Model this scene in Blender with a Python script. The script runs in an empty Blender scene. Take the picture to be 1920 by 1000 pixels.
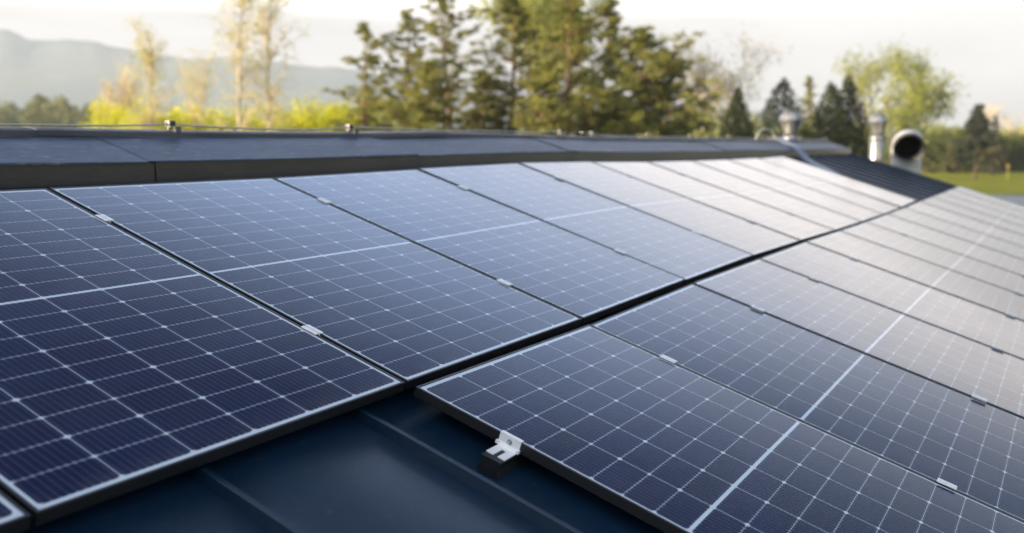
import bpy, math, random
import numpy as np
from mathutils import Vector, Matrix

# ------------------------------------------------------------------ camera
SC = bpy.context.scene
COL = SC.collection
R = math.radians
CAM = np.array([-2.15328, -3.26229, 4.15926])
RIGHT = np.array([0.508314, -0.861172, -0.000031])
DOWN = np.array([-0.110193, -0.065007, -0.991782])
FWD = np.array([0.854093, 0.504140, -0.127939])
FPX = 1773.97                                   # focal length in pixels of a 1920 wide frame
cam_d = bpy.data.cameras.new('camera')
cam = bpy.data.objects.new('camera', cam_d); COL.objects.link(cam)
cam.matrix_world = Matrix(((RIGHT[0], -DOWN[0], -FWD[0], CAM[0]),
                           (RIGHT[1], -DOWN[1], -FWD[1], CAM[1]),
                           (RIGHT[2], -DOWN[2], -FWD[2], CAM[2]), (0, 0, 0, 1)))
cam_d.sensor_width = 36.0
cam_d.lens = 36.0 * FPX / 1920.0
cam_d.clip_start = 0.05; cam_d.clip_end = 30000
cam_d.dof.use_dof = True
cam_d.dof.focus_distance = 2.95
cam_d.dof.aperture_fstop = 1.75
SC.camera = cam

# ------------------------------------------------------------------ world, sun, exposure
SUN_EL, SUN_AZ = R(9.5), math.atan2(0.66, -0.75)     # direction towards the sun: low, behind the ridge to the left
SUN_DIR = Vector((math.cos(SUN_EL) * math.cos(SUN_AZ), math.cos(SUN_EL) * math.sin(SUN_AZ), math.sin(SUN_EL)))
W = bpy.data.worlds.new('World'); SC.world = W; W.use_nodes = True
nt = W.node_tree; nt.nodes.clear()
sky = nt.nodes.new('ShaderNodeTexSky'); sky.sky_type = 'NISHITA'; sky.sun_disc = False
sky.sun_elevation = SUN_EL; sky.sun_rotation = math.pi / 2 - SUN_AZ
sky.altitude = 300; sky.air_density = 1.0; sky.dust_density = 1.4; sky.ozone_density = 3.0
bg = nt.nodes.new('ShaderNodeBackground'); bg.inputs['Strength'].default_value = 0.05
wo = nt.nodes.new('ShaderNodeOutputWorld')
tc = nt.nodes.new('ShaderNodeTexCoord')
sep = nt.nodes.new('ShaderNodeSeparateXYZ'); nt.links.new(tc.outputs['Generated'], sep.inputs[0])
def wm(op, a, b=None, c=None):
    n = nt.nodes.new('ShaderNodeMath'); n.operation = op
    for i, v in enumerate((a, b, c)):
        if v is None: continue
        if isinstance(v, (int, float)): n.inputs[i].default_value = v
        else: nt.links.new(v, n.inputs[i])
    return n.outputs[0]
# thin cloud layer on a plane high above: direction / height
zc = wm('ADD', wm('MAXIMUM', sep.outputs[2], 0.0), 0.10)
cmb = nt.nodes.new('ShaderNodeCombineXYZ')
nt.links.new(wm('DIVIDE', sep.outputs[0], zc), cmb.inputs[0])
nt.links.new(wm('DIVIDE', sep.outputs[1], zc), cmb.inputs[1])
mp = nt.nodes.new('ShaderNodeMapping'); nt.links.new(cmb.outputs[0], mp.inputs[0])
mp.inputs['Rotation'].default_value = (0, 0, R(-40)); mp.inputs['Scale'].default_value = (0.35, 1.1, 1)
nz = nt.nodes.new('ShaderNodeTexNoise'); nt.links.new(mp.outputs[0], nz.inputs['Vector'])
nz.inputs['Scale'].default_value = 0.9; nz.inputs['Detail'].default_value = 7; nz.inputs['Roughness'].default_value = 0.55
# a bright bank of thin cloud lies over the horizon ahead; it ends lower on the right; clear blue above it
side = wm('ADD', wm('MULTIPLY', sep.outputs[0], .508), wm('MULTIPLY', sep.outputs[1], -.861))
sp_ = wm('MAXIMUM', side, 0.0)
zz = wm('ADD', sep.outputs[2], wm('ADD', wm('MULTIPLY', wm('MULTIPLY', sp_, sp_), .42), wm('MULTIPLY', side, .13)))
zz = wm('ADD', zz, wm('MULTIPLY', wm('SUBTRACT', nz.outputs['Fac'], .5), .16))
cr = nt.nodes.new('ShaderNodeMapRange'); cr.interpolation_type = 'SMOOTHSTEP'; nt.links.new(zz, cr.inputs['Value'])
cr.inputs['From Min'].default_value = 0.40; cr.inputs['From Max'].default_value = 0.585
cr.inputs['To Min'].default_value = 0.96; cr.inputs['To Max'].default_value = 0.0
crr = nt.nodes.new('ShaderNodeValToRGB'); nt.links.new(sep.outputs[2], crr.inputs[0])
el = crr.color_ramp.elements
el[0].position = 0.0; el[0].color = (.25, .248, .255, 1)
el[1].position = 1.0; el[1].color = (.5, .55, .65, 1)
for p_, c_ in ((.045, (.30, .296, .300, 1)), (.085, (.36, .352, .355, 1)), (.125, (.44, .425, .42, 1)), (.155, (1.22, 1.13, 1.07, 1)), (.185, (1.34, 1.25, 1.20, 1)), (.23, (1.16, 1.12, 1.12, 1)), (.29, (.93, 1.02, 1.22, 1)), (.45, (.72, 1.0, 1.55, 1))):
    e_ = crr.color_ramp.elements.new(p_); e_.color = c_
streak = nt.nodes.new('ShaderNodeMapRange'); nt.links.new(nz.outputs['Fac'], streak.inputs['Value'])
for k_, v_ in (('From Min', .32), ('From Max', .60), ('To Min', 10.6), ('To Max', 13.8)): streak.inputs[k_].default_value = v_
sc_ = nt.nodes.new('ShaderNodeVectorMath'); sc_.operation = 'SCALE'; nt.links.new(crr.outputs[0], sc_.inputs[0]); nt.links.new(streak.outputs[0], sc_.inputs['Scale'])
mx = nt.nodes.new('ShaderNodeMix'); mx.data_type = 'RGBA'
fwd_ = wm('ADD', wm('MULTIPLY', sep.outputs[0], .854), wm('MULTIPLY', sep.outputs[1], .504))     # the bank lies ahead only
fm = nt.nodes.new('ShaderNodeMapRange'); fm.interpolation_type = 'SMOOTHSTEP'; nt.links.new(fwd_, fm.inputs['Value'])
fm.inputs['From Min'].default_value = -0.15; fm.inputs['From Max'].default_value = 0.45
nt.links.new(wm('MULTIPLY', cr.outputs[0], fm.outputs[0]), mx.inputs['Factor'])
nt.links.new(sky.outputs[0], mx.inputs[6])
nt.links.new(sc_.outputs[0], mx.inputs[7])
# added fill light: unseen bright broken cloud put high behind the camera
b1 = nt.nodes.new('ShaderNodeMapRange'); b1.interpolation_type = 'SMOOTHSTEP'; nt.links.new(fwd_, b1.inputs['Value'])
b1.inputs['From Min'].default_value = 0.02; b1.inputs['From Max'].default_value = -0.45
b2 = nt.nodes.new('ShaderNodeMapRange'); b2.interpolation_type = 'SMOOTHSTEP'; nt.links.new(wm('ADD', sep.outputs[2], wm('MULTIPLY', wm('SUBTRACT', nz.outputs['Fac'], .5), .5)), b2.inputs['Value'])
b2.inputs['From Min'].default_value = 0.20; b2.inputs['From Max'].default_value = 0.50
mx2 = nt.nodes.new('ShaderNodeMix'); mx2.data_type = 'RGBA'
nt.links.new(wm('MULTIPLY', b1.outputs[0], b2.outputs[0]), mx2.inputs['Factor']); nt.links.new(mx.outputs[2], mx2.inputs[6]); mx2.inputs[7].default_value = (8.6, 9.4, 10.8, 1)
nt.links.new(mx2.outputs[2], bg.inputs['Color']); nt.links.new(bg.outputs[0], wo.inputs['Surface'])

sun_d = bpy.data.lights.new('sun', 'SUN'); sun_d.energy = 5.0; sun_d.angle = R(0.5); sun_d.color = (1.0, 0.82, 0.58)
sun = bpy.data.objects.new('sun', sun_d); COL.objects.link(sun)
sun.rotation_euler = SUN_DIR.to_track_quat('Z', 'Y').to_euler()
SC.view_settings.view_transform = 'Standard'; SC.view_settings.look = 'None'
SC.view_settings.exposure = 1.7; SC.view_settings.gamma = 1.0
SC.render.engine = 'CYCLES'
SC.cycles.use_denoising = True
SC.cycles.max_bounces = 8; SC.cycles.volume_bounces = 4
SC.cycles.caustics_reflective = False; SC.cycles.caustics_refractive = False

rng = np.random.default_rng(7)
random.seed(7)

# ------------------------------------------------------------------ helpers
def ray(px, py): return FWD + RIGHT * ((px - 960) / FPX) + DOWN * ((py - 500) / FPX)
def at(px, D, py=271):                       # world point seen in the photo column px at depth D
    return CAM + D * ray(px, py)
def tag(o, label=None, cat=None, group=None, kind=None):
    if label: o['label'] = label
    if cat: o['category'] = cat
    if group: o['group'] = group
    if kind: o['kind'] = kind
    return o
def link(name, me, mat=None, parent=None):
    o = bpy.data.objects.new(name, me); COL.objects.link(o)
    if mat is not None and me is not None and not me.materials: me.materials.append(mat)
    if parent is not None: o.parent = parent
    return o
def empty(name, loc=(0, 0, 0)):
    o = bpy.data.objects.new(name, None); COL.objects.link(o); o.location = loc; o.empty_display_size = 0.1
    return o
class MB:
    def __init__(s): s.v = []; s.f = []; s.sm = []
    def add(s, vs, fs, smooth=False):
        b = len(s.v); s.v += [tuple(map(float, v)) for v in vs]
        for f in fs: s.f.append(tuple(b + i for i in f)); s.sm.append(smooth)
        return s
    def box(s, a, b):
        (x0, y0, z0), (x1, y1, z1) = a, b
        return s.add([(x0,y0,z0),(x1,y0,z0),(x1,y1,z0),(x0,y1,z0),(x0,y0,z1),(x1,y0,z1),(x1,y1,z1),(x0,y1,z1)],
                     [(0,3,2,1),(4,5,6,7),(0,1,5,4),(1,2,6,5),(2,3,7,6),(3,0,4,7)])
    def tube(s, pts, rad, n=8, caps=True, smooth=True):
        pts = [Vector(p) for p in pts]; m = len(pts)
        if not hasattr(rad, '__len__'): rad = [rad] * m
        vs = []; prev = None
        for i, p in enumerate(pts):
            t = (pts[min(i+1, m-1)] - pts[max(i-1, 0)]).normalized()
            if prev is None:
                prev = t.orthogonal().normalized()
            prev = (prev - t * prev.dot(t))
            if prev.length < 1e-6: prev = t.orthogonal()
            prev.normalize(); q = t.cross(prev)
            for k in range(n):
                a = 2 * math.pi * k / n
                vs.append(p + (prev * math.cos(a) + q * math.sin(a)) * rad[i])
        fs = [(i*n+k, i*n+(k+1) % n, (i+1)*n+(k+1) % n, (i+1)*n+k) for i in range(m-1) for k in range(n)]
        s.add(vs, fs, smooth)
        if caps:
            b = len(s.v) - len(vs)
            s.f.append(tuple(b+k for k in range(n))[::-1]); s.sm.append(False)
            s.f.append(tuple(b+(m-1)*n+k for k in range(n))); s.sm.append(False)
        return s
    def extrude(s, prof, x0, x1, axis='x', closed=False, caps=False):
        """profile points (a, b) swept along an axis: for 'x' (y, z)"""
        n = len(prof)
        vs = [(x0, a, b) for a, b in prof] + [(x1, a, b) for a, b in prof]
        rngk = range(n if closed else n-1)
        fs = [(k, (k+1) % n, n+(k+1) % n, n+k) for k in rngk]
        s.add(vs, fs)
        if caps:
            b = len(s.v) - 2*n
            s.f.append(tuple(b+k for k in range(n))[::-1]); s.sm.append(False)
            s.f.append(tuple(b+n+k for k in range(n))); s.sm.append(False)
        return s
    def mesh(s, name):
        me = bpy.data.meshes.new(name); me.from_pydata(s.v, [], s.f); me.update()
        me.polygons.foreach_set('use_smooth', s.sm)
        return me
    def build(s, name, mat, parent=None): return link(name, s.mesh(name), mat, parent)
def np_mesh(name, V, nq):                     # nq quads, 4 own vertices each
    me = bpy.data.meshes.new(name)
    me.vertices.add(len(V)); me.vertices.foreach_set('co', V.astype(np.float32).ravel())
    me.loops.add(nq*4); me.loops.foreach_set('vertex_index', np.arange(nq*4, dtype=np.int32))
    me.polygons.add(nq); me.polygons.foreach_set('loop_start', np.arange(0, nq*4, 4, dtype=np.int32))
    me.update(calc_edges=True); me.validate()
    return me

# ------------------------------------------------------------------ materials
class NT:
    def __init__(s, name):
        s.m = bpy.data.materials.new(name); s.m.use_nodes = True
        s.t = s.m.node_tree; s.b = s.t.nodes['Principled BSDF']; s.out = s.t.nodes['Material Output']
    def n(s, typ, **kw):
        o = s.t.nodes.new(typ)
        for k, v in kw.items(): setattr(o, k, v)
        return o
    def put(s, sock, v):
        if isinstance(v, (int, float, tuple)): sock.default_value = v
        else: s.t.links.new(v, sock)
    def math(s, op, a, b=None, c=None):
        o = s.n('ShaderNodeMath', operation=op)
        for i, v in enumerate((a, b, c)):
            if v is not None: s.put(o.inputs[i], v)
        return o.outputs[0]
    def mix(s, f, a, b):
        o = s.n('ShaderNodeMix', data_type='RGBA'); s.put(o.inputs['Factor'], f); s.put(o.inputs[6], a); s.put(o.inputs[7], b)
        return o.outputs[2]
    def noise(s, vec, scale, detail=4, rough=0.5, stretch=None):
        if stretch:
            m = s.n('ShaderNodeMapping'); s.put(m.inputs[0], vec); m.inputs['Scale'].default_value = stretch; vec = m.outputs[0]
        o = s.n('ShaderNodeTexNoise'); s.put(o.inputs['Vector'], vec)
        o.inputs['Scale'].default_value = scale; o.inputs['Detail'].default_value = detail; o.inputs['Roughness'].default_value = rough
        return o.outputs['Fac']
    def rmp(s, v, a, b, c=0.0, d=1.0, smooth=False):
        o = s.n('ShaderNodeMapRange'); s.put(o.inputs['Value'], v)
        if smooth: o.interpolation_type = 'SMOOTHSTEP'
        for k, x in zip(('From Min', 'From Max', 'To Min', 'To Max'), (a, b, c, d)): o.inputs[k].default_value = x
        return o.outputs[0]
    def obj(s): return s.n('ShaderNodeTexCoord').outputs['Object']
    def bump(s, h, strength, dist=0.01):
        o = s.n('ShaderNodeBump'); s.put(o.inputs['Height'], h); o.inputs['Strength'].default_value = strength; o.inputs['Distance'].default_value = dist
        s.t.links.new(o.outputs[0], s.b.inputs['Normal'])
    def set(s, **kw):
        for k, v in kw.items():
            s.put(s.b.inputs[k.replace('_', ' ')], v)
        return s
def c4(*c): return (c[0], c[1], c[2], 1.0)

PW, PL = 1.134, 1.722            # panel width and length
CW, RW = 0.1835, 0.0929          # cell column and half-cell row pitch
def mat_glass():
    t = NT('solar_glass'); P = t.obj()
    sp = t.n('ShaderNodeSeparateXYZ'); t.put(sp.inputs[0], P); x, y = sp.outputs[0], sp.outputs[1]
    cx = t.math('DIVIDE', t.math('SUBTRACT', x, PW/2 - 3*CW), CW)
    fx = t.math('FRACT', cx)
    dx = t.math('MULTIPLY', t.math('MINIMUM', fx, t.math('SUBTRACT', 1.0, fx)), CW)
    sd = t.math('ABSOLUTE', t.math('ADD', y, PL/2))
    r = t.math('DIVIDE', t.math('SUBTRACT', sd, 0.0044), RW)
    fr = t.math('FRACT', r)
    dr = t.math('MULTIPLY', t.math('MINIMUM', fr, t.math('SUBTRACT', 1.0, fr)), RW)
    par = t.math('MODULO', t.math('ROUND', r), 2.0)                  # alternate rows: bigger corner cut
    ch = t.math('ADD', 0.0072, t.math('MULTIPLY', par, 0.0024))
    inside = t.math('MULTIPLY', t.math('GREATER_THAN', sd, 0.0055), t.math('LESS_THAN', r, 9.0))
    inside = t.math('MULTIPLY', inside, t.math('MULTIPLY', t.math('GREATER_THAN', cx, 0.0), t.math('LESS_THAN', cx, 6.0)))
    cell = t.math('MULTIPLY', inside, t.math('GREATER_THAN', dx, 0.00105))
    cell = t.math('MULTIPLY', cell, t.math('GREATER_THAN', dr, 0.00058))
    cell = t.math('MULTIPLY', cell, t.math('GREATER_THAN', t.math('ADD', dx, dr), ch))
    db = t.math('MULTIPLY', t.math('ABSOLUTE', t.math('SUBTRACT', t.math('FRACT', t.math('MULTIPLY', fx, 10.0)), 0.5)), CW/10)
    bus = t.math('LESS_THAN', db, 0.00055)
    tick = t.math('MULTIPLY', t.math('LESS_THAN', db, 0.0011), t.math('LESS_THAN', dr, 0.0055))
    # every cell its own slight tint
    wn = t.n('ShaderNodeTexWhiteNoise', noise_dimensions='3D')
    cb = t.n('ShaderNodeCombineXYZ'); t.put(cb.inputs[0], t.math('FLOOR', cx)); t.put(cb.inputs[1], t.math('FLOOR', t.math('DIVIDE', y, RW)))
    oi = t.n('ShaderNodeObjectInfo'); t.put(cb.inputs[2], t.math('MULTIPLY', oi.outputs['Random'], 91.0))
    t.put(wn.inputs[0], cb.outputs[0])
    cellc = t.mix(wn.outputs['Value'], c4(.0006, .0034, .034), c4(.0018, .0060, .050))
    pv = oi.outputs['Random']
    cellc = t.mix(t.math('MULTIPLY', pv, .35), cellc, c4(.0020, .0038, .028))
    cellc = t.mix(t.math('MULTIPLY', bus, 0.26), cellc, c4(.30, .36, .48))
    cellc = t.mix(t.math('MULTIPLY', tick, 0.55), cellc, c4(.42, .48, .58))
    col = t.mix(cell, c4(.56, .62, .70), cellc)
    dust = t.noise(P, 3.0, 6, .6); dustf = t.noise(P, 160.0, 3, .6)
    col = t.mix(t.math('MULTIPLY', t.rmp(dust, .4, .8), 0.012), col, c4(.5, .48, .45))
    edge = t.math('MULTIPLY', t.rmp(y, -PL+.085, -PL+.012, 0, 1, True), t.rmp(t.noise(P, 14, 5, .65, (1, .35, 1)), .42, .62))
    col = t.mix(t.math('MULTIPLY', edge, .045), col, c4(.5, .47, .42))
    vo = t.n('ShaderNodeTexVoronoi'); t.put(vo.inputs['Vector'], t.n('ShaderNodeNewGeometry').outputs['Position']); vo.inputs['Scale'].default_value = 3.1
    spot = t.math('LESS_THAN', vo.outputs['Distance'], t.rmp(t.noise(P, 9, 2), .52, .8, .0, .03)); col = t.mix(t.math('MULTIPLY', spot, .35), col, c4(.42, .40, .38))
    spk = t.rmp(dustf, .74, .80); col = t.mix(t.math('MULTIPLY', spk, .12), col, c4(.5, .5, .5))
    t.set(Base_Color=col, Roughness=t.rmp(dust, .3, .75, .10, .16), IOR=1.37)
    t.bump(t.noise(P, 2.2, 2, .5), 0.03, 0.01)
    return t.m
def mat_simple(name, c, rough=.5, metal=0.0, var=.15, scale=6, bump=0.0, c2=None):
    t = NT(name); P = t.obj(); f = t.noise(P, scale, 5, .6)
    b = c2 or tuple(x*(1-2*var) for x in c)
    t.set(Base_Color=t.mix(t.rmp(f, .3, .7), c4(*b), c4(*c)), Roughness=t.rmp(f, .3, .7, min(1, rough*1.2), rough*.85), Metallic=metal)
    if bump: t.bump(t.noise(P, scale*5, 4, .6), bump, .005)
    return t.m
def mat_roof():
    t = NT('roof_sheet'); P = t.obj()
    f = t.noise(P, 1.6, 6, .6); g = t.noise(P, 30, 5, .7)
    col = t.mix(t.rmp(f, .3, .7), c4(.0015, .011, .028), c4(.005, .023, .052))
    col = t.mix(t.math('MULTIPLY', t.rmp(g, .62, .75), .18), col, c4(.20, .22, .26))
    sc2 = t.noise(P, 60, 4, .7, (1.0, .12, 1.0)); dr2 = t.noise(P, 5, 6, .7, (1.0, .25, 1.0))
    col = t.mix(t.math('MULTIPLY', t.math('MULTIPLY', t.rmp(sc2, .60, .70), t.rmp(dr2, .45, .65)), .22), col, c4(.22, .24, .27))
    t.set(Base_Color=col, Roughness=t.rmp(f, .3, .7, .30, .44), IOR=1.5)
    t.bump(t.noise(P, 4, 5, .6), .22, .004)
    return t.m
def mat_flash():
    t = NT('ridge_sheet'); P = t.obj()
    f = t.noise(P, 2.0, 5, .6); s1 = t.noise(P, 7.0, 8, .72, (1.0, 2.6, 1.0)); s2 = t.noise(P, 34, 6, .7, (.30, 1.0, 1.0))
    scuff = t.math('MULTIPLY', t.rmp(s1, .50, .66), t.rmp(s2, .42, .62))
    col = t.mix(t.rmp(f, .3, .7), c4(.020, .030, .056), c4(.036, .050, .086))
    col = t.mix(t.math('MULTIPLY', scuff, .5), col, c4(.36, .38, .44))
    t.set(Base_Color=col, Roughness=t.rmp(s1, .3, .7, .42, .6), IOR=1.5)
    t.bump(t.noise(P, 1.3, 3, .5), .25, .02)
    return t.m
def mat_fascia():
    t = NT('fascia_sheet'); P = t.obj()
    f = t.noise(P, 3.0, 6, .65, (.5, 1, 1)); g = t.noise(P, 40, 4, .6, (.2, 1, 2.0))
    col = t.mix(t.rmp(f, .3, .7), c4(.014, .014, .020), c4(.054, .042, .043))
    col = t.mix(t.math('MULTIPLY', t.rmp(g, .55, .75), .25), col, c4(.16, .13, .115))
    t.set(Base_Color=col, Roughness=.30, IOR=1.55)
    return t.m
def mat_leaf(name, c1, c2, trans=.45, rough=.6, tcol=None):
    t = NT(name); g = t.n('ShaderNodeNewGeometry'); P = t.obj()
    f = t.math('ADD', t.math('MULTIPLY', g.outputs['Random Per Island'], .6), t.math('MULTIPLY', t.rmp(t.noise(P, .55, 2), .35, .65), .4))
    col = t.mix(f, c4(*c1), c4(*c2))
    t.set(Base_Color=col, Roughness=rough, IOR=1.4, Specular_IOR_Level=.15)
    tr = t.n('ShaderNodeBsdfTranslucent'); t.put(tr.inputs[0], t.mix(f, c4(*(tcol or c1)), c4(*(tcol or c2))))
    ms = t.n('ShaderNodeMixShader'); ms.inputs[0].default_value = trans
    t.t.links.new(t.b.outputs[0], ms.inputs[1]); t.t.links.new(tr.outputs[0], ms.inputs[2]); t.t.links.new(ms.outputs[0], t.out.inputs[0])
    return t.m
def mat_bark(name, c1, c2, scale=6):
    t = NT(name); P = t.obj(); f = t.noise(P, scale, 5, .65, (1, 1, .35))
    t.set(Base_Color=t.mix(t.rmp(f, .35, .65), c4(*c1), c4(*c2)), Roughness=.85); t.bump(f, .5, .03)
    return t.m
def mat_zinc():
    t = NT('galvanised_sheet'); P = t.obj(); f = t.noise(P, 9, 6, .6); v = t.n('ShaderNodeTexVoronoi'); t.put(v.inputs['Vector'], P); v.inputs['Scale'].default_value = 28
    col = t.mix(t.rmp(f, .3, .7), c4(.24, .24, .245), c4(.33, .33, .325)); col = t.mix(t.math('MULTIPLY', v.outputs['Distance'], .3), col, c4(.19, .195, .20))
    t.set(Base_Color=col, Roughness=.36, Metallic=.75)
    return t.m
def mat_ground():
    t = NT('grass_ground'); P = t.obj()
    a = t.noise(P, .035, 6, .6); b = t.noise(P, .6, 5, .65); c = t.noise(P, 6, 4, .7)
    col = t.mix(t.rmp(a, .35, .65), c4(.13, .155, .012), c4(.24, .24, .022))
    col = t.mix(t.math('MULTIPLY', t.rmp(b, .4, .7), .5), col, c4(.26, .24, .045))
    col = t.mix(t.math('MULTIPLY', t.rmp(c, .5, .7), .4), col, c4(.07, .09, .012))
    t.set(Base_Color=col, Roughness=.9, Specular_IOR_Level=.05); t.bump(c, .6, .1)
    return t.m
def mat_mountain():
    t = NT('forested_slope'); P = t.obj(); a = t.noise(P, .0022, 7, .6); b = t.noise(P, .02, 5, .65)
    col = t.mix(t.rmp(a, .42, .58), c4(.13, .175, .17), c4(.19, .22, .17)); col = t.mix(t.math('MULTIPLY', t.rmp(b, .35, .65), .5), col, c4(.09, .115, .11))
    t.set(Base_Color=col, Roughness=.95, Specular_IOR_Level=.05)
    return t.m
M = dict(
    glass=mat_glass(), roof=mat_roof(), flash=mat_flash(), fascia=mat_fascia(), zinc=mat_zinc(), zinclight=mat_simple('weathered_zinc', (.54, .54, .55), .42, .35, .08, 7), clip=mat_simple('clip_steel', (.13, .13, .135), .5, .2, .1, 40),
    frame=mat_simple('black_anodised', (.009, .010, .012), .42, 0.0, .1, 20),
    back=mat_simple('backsheet', (.55, .56, .58), .6),
    alu=mat_simple('clamp_aluminium', (.88, .87, .88), .45, .15, .06, 40),
    steel=mat_simple('bolt_steel', (.45, .46, .48), .3, .9, .1, 60),
    rail=mat_simple('rail_black', (.014, .015, .018), .45, .0, .15, 30),
    cable=mat_simple('cable_wire', (.52, .52, .50), .45, .3, .1, 20),
    cap=mat_simple('ridge_cap_sheet', (.080, .078, .092), .5, .0, .2, 3, .1, (.052, .048, .055)),
    duct=mat_simple('duct_sheet', (.22, .25, .31), .4, .1, .1, 8),
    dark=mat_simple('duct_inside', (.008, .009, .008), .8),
    wall=mat_simple('render_wall', (.62, .58, .50), .9, 0, .08, 3, .2),
    annex=mat_simple('annex_bitumen', (.10, .10, .10), .85, 0, .2, 2, .3),
    asphalt=mat_simple('pale_yard', (.34, .34, .35), .85, 0, .1, .4, .2),
    yellow=mat_simple('yellow_paint', (.55, .42, .06), .5),
    ground=mat_ground(), mountain=mat_mountain(),
    bark=mat_bark('bark_brown', (.055, .038, .026), (.13, .085, .055)),
    pinebark=mat_bark('bark_pine', (.07, .042, .028), (.19, .10, .055)),
    birch=mat_bark('bark_birch', (.20, .17, .13), (.62, .56, .46), 3),
    twig=mat_bark('bark_twig', (.42, .32, .21), (.60, .48, .33)),
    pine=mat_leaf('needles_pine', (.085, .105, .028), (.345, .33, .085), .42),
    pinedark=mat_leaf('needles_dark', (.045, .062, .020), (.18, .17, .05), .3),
    spruce=mat_leaf('needles_spruce', (.022, .032, .020), (.058, .062, .034), .15),
    thuja=mat_leaf('scales_thuja', (.020, .032, .014), (.055, .062, .024), .15),
    fresh=mat_leaf('leaves_fresh', (.40, .44, .03), (.72, .66, .05), .5),
    spring=mat_leaf('leaves_spring', (.20, .235, .05), (.42, .42, .11), .5),
    tan=mat_leaf('leaves_tan', (.50, .42, .26), (.70, .60, .40), .5),
    birchleaf=mat_leaf('leaves_birch', (.40, .40, .16), (.62, .56, .28), .55),
    hedge=mat_leaf('leaves_hedge', (.030, .048, .014), (.12, .135, .032), .35),
    brownleaf=mat_leaf('needles_brown', (.075, .065, .035), (.15, .125, .06), .25),
    wood=mat_leaf('leaves_wood', (.075, .11, .055), (.32, .30, .12), .35),
)

# ------------------------------------------------------------------ roof frame: x along the ridge, y up the slope, z off the roof
TH = R(17.378632847); CT, ST = math.cos(TH), math.sin(TH)
ROOF = Matrix(((1, 0, 0, 0), (0, CT, -ST, 0), (0, ST, CT, 4.0), (0, 0, 0, 1)))
def rw(x, y, z): return ROOF @ Vector((x, y, z))
X0, X1 = -9.0, 15.62
RIDGE_Y = 0.62                       # world Y of the ridge
def hump(x): return .020 * math.exp(-((x - 3.9) / 1.35) ** 2)

# ------------------------------------------------------------------ setting
g = MB(); g.add([(-320, -320, 0), (4300, -1500, 0), (4300, 4300, 0), (-320, 4300, 0)], [(0, 1, 2, 3)])
tag(g.build('ground', M['ground']), kind='structure')
# pale yard on the right behind the building
pts = [at(1700, 40), at(2300, 40), at(2300, 72), at(1860, 77.5), at(1800, 78)]
y = MB(); y.add([(p[0], p[1], .02) for p in pts], [tuple(range(len(pts)))]); tag(y.build('yard', M['asphalt']), kind='structure')

def mountains():
    # outline of the range as seen over the roof: (photo column, photo row)
    out = [(-500, 60), (-300, 90), (-120, 84), (-40, 68), (20, 62), (50, 66), (85, 81), (140, 82), (205, 84), (245, 96), (300, 104), (380, 116), (470, 113), (560, 126),
           (640, 131), (740, 146), (840, 166), (900, 182), (1000, 196), (1150, 205), (1350, 205), (1450, 214), (1560, 226), (1700, 238), (2000, 246), (2400, 244), (2700, 250)]
    xs = np.array([o[0] for o in out], float); ys = np.array([o[1] for o in out], float)
    cols = np.linspace(-500, 2700, 200); D = 2600.0
    ysm = np.array([np.interp(np.linspace(c-420, c+420, 41), xs, ys).mean() for c in cols])
    V = []; nr = 14
    for i, cx in enumerate(cols):
        h = CAM[2] + D * (271 - np.interp(cx, xs, ys)) / FPX
        hs = CAM[2] + D * (271 - ysm[i]) / FPX
        h += 2 * math.sin(cx * .05) + 1.5 * math.sin(cx * .13 + 1)
        dirn = FWD + RIGHT * ((cx - 960) / FPX); dirn[2] = 0
        for j in range(nr):
            s = j / (nr - 1)
            dd = D * (.60 + .40 * s)
            hh = (hs + (h - hs) * s ** 4) * (s ** 1.2) + 5 * math.sin(cx * .008 + s * 4) * s * (1 - s) * 3 - 1.0
            p = CAM + dirn * dd; V.append((p[0], p[1], hh))
        p = CAM + dirn * D * 1.12; V.append((p[0], p[1], -1))
    n = nr + 1
    F = [(i*n+j, (i+1)*n+j, (i+1)*n+j+1, i*n+j+1) for i in range(len(cols)-1) for j in range(n-1)]
    m = MB(); m.add(V, F, True); tag(m.build('mountains', M['mountain']), kind='structure')
mountains()

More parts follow.
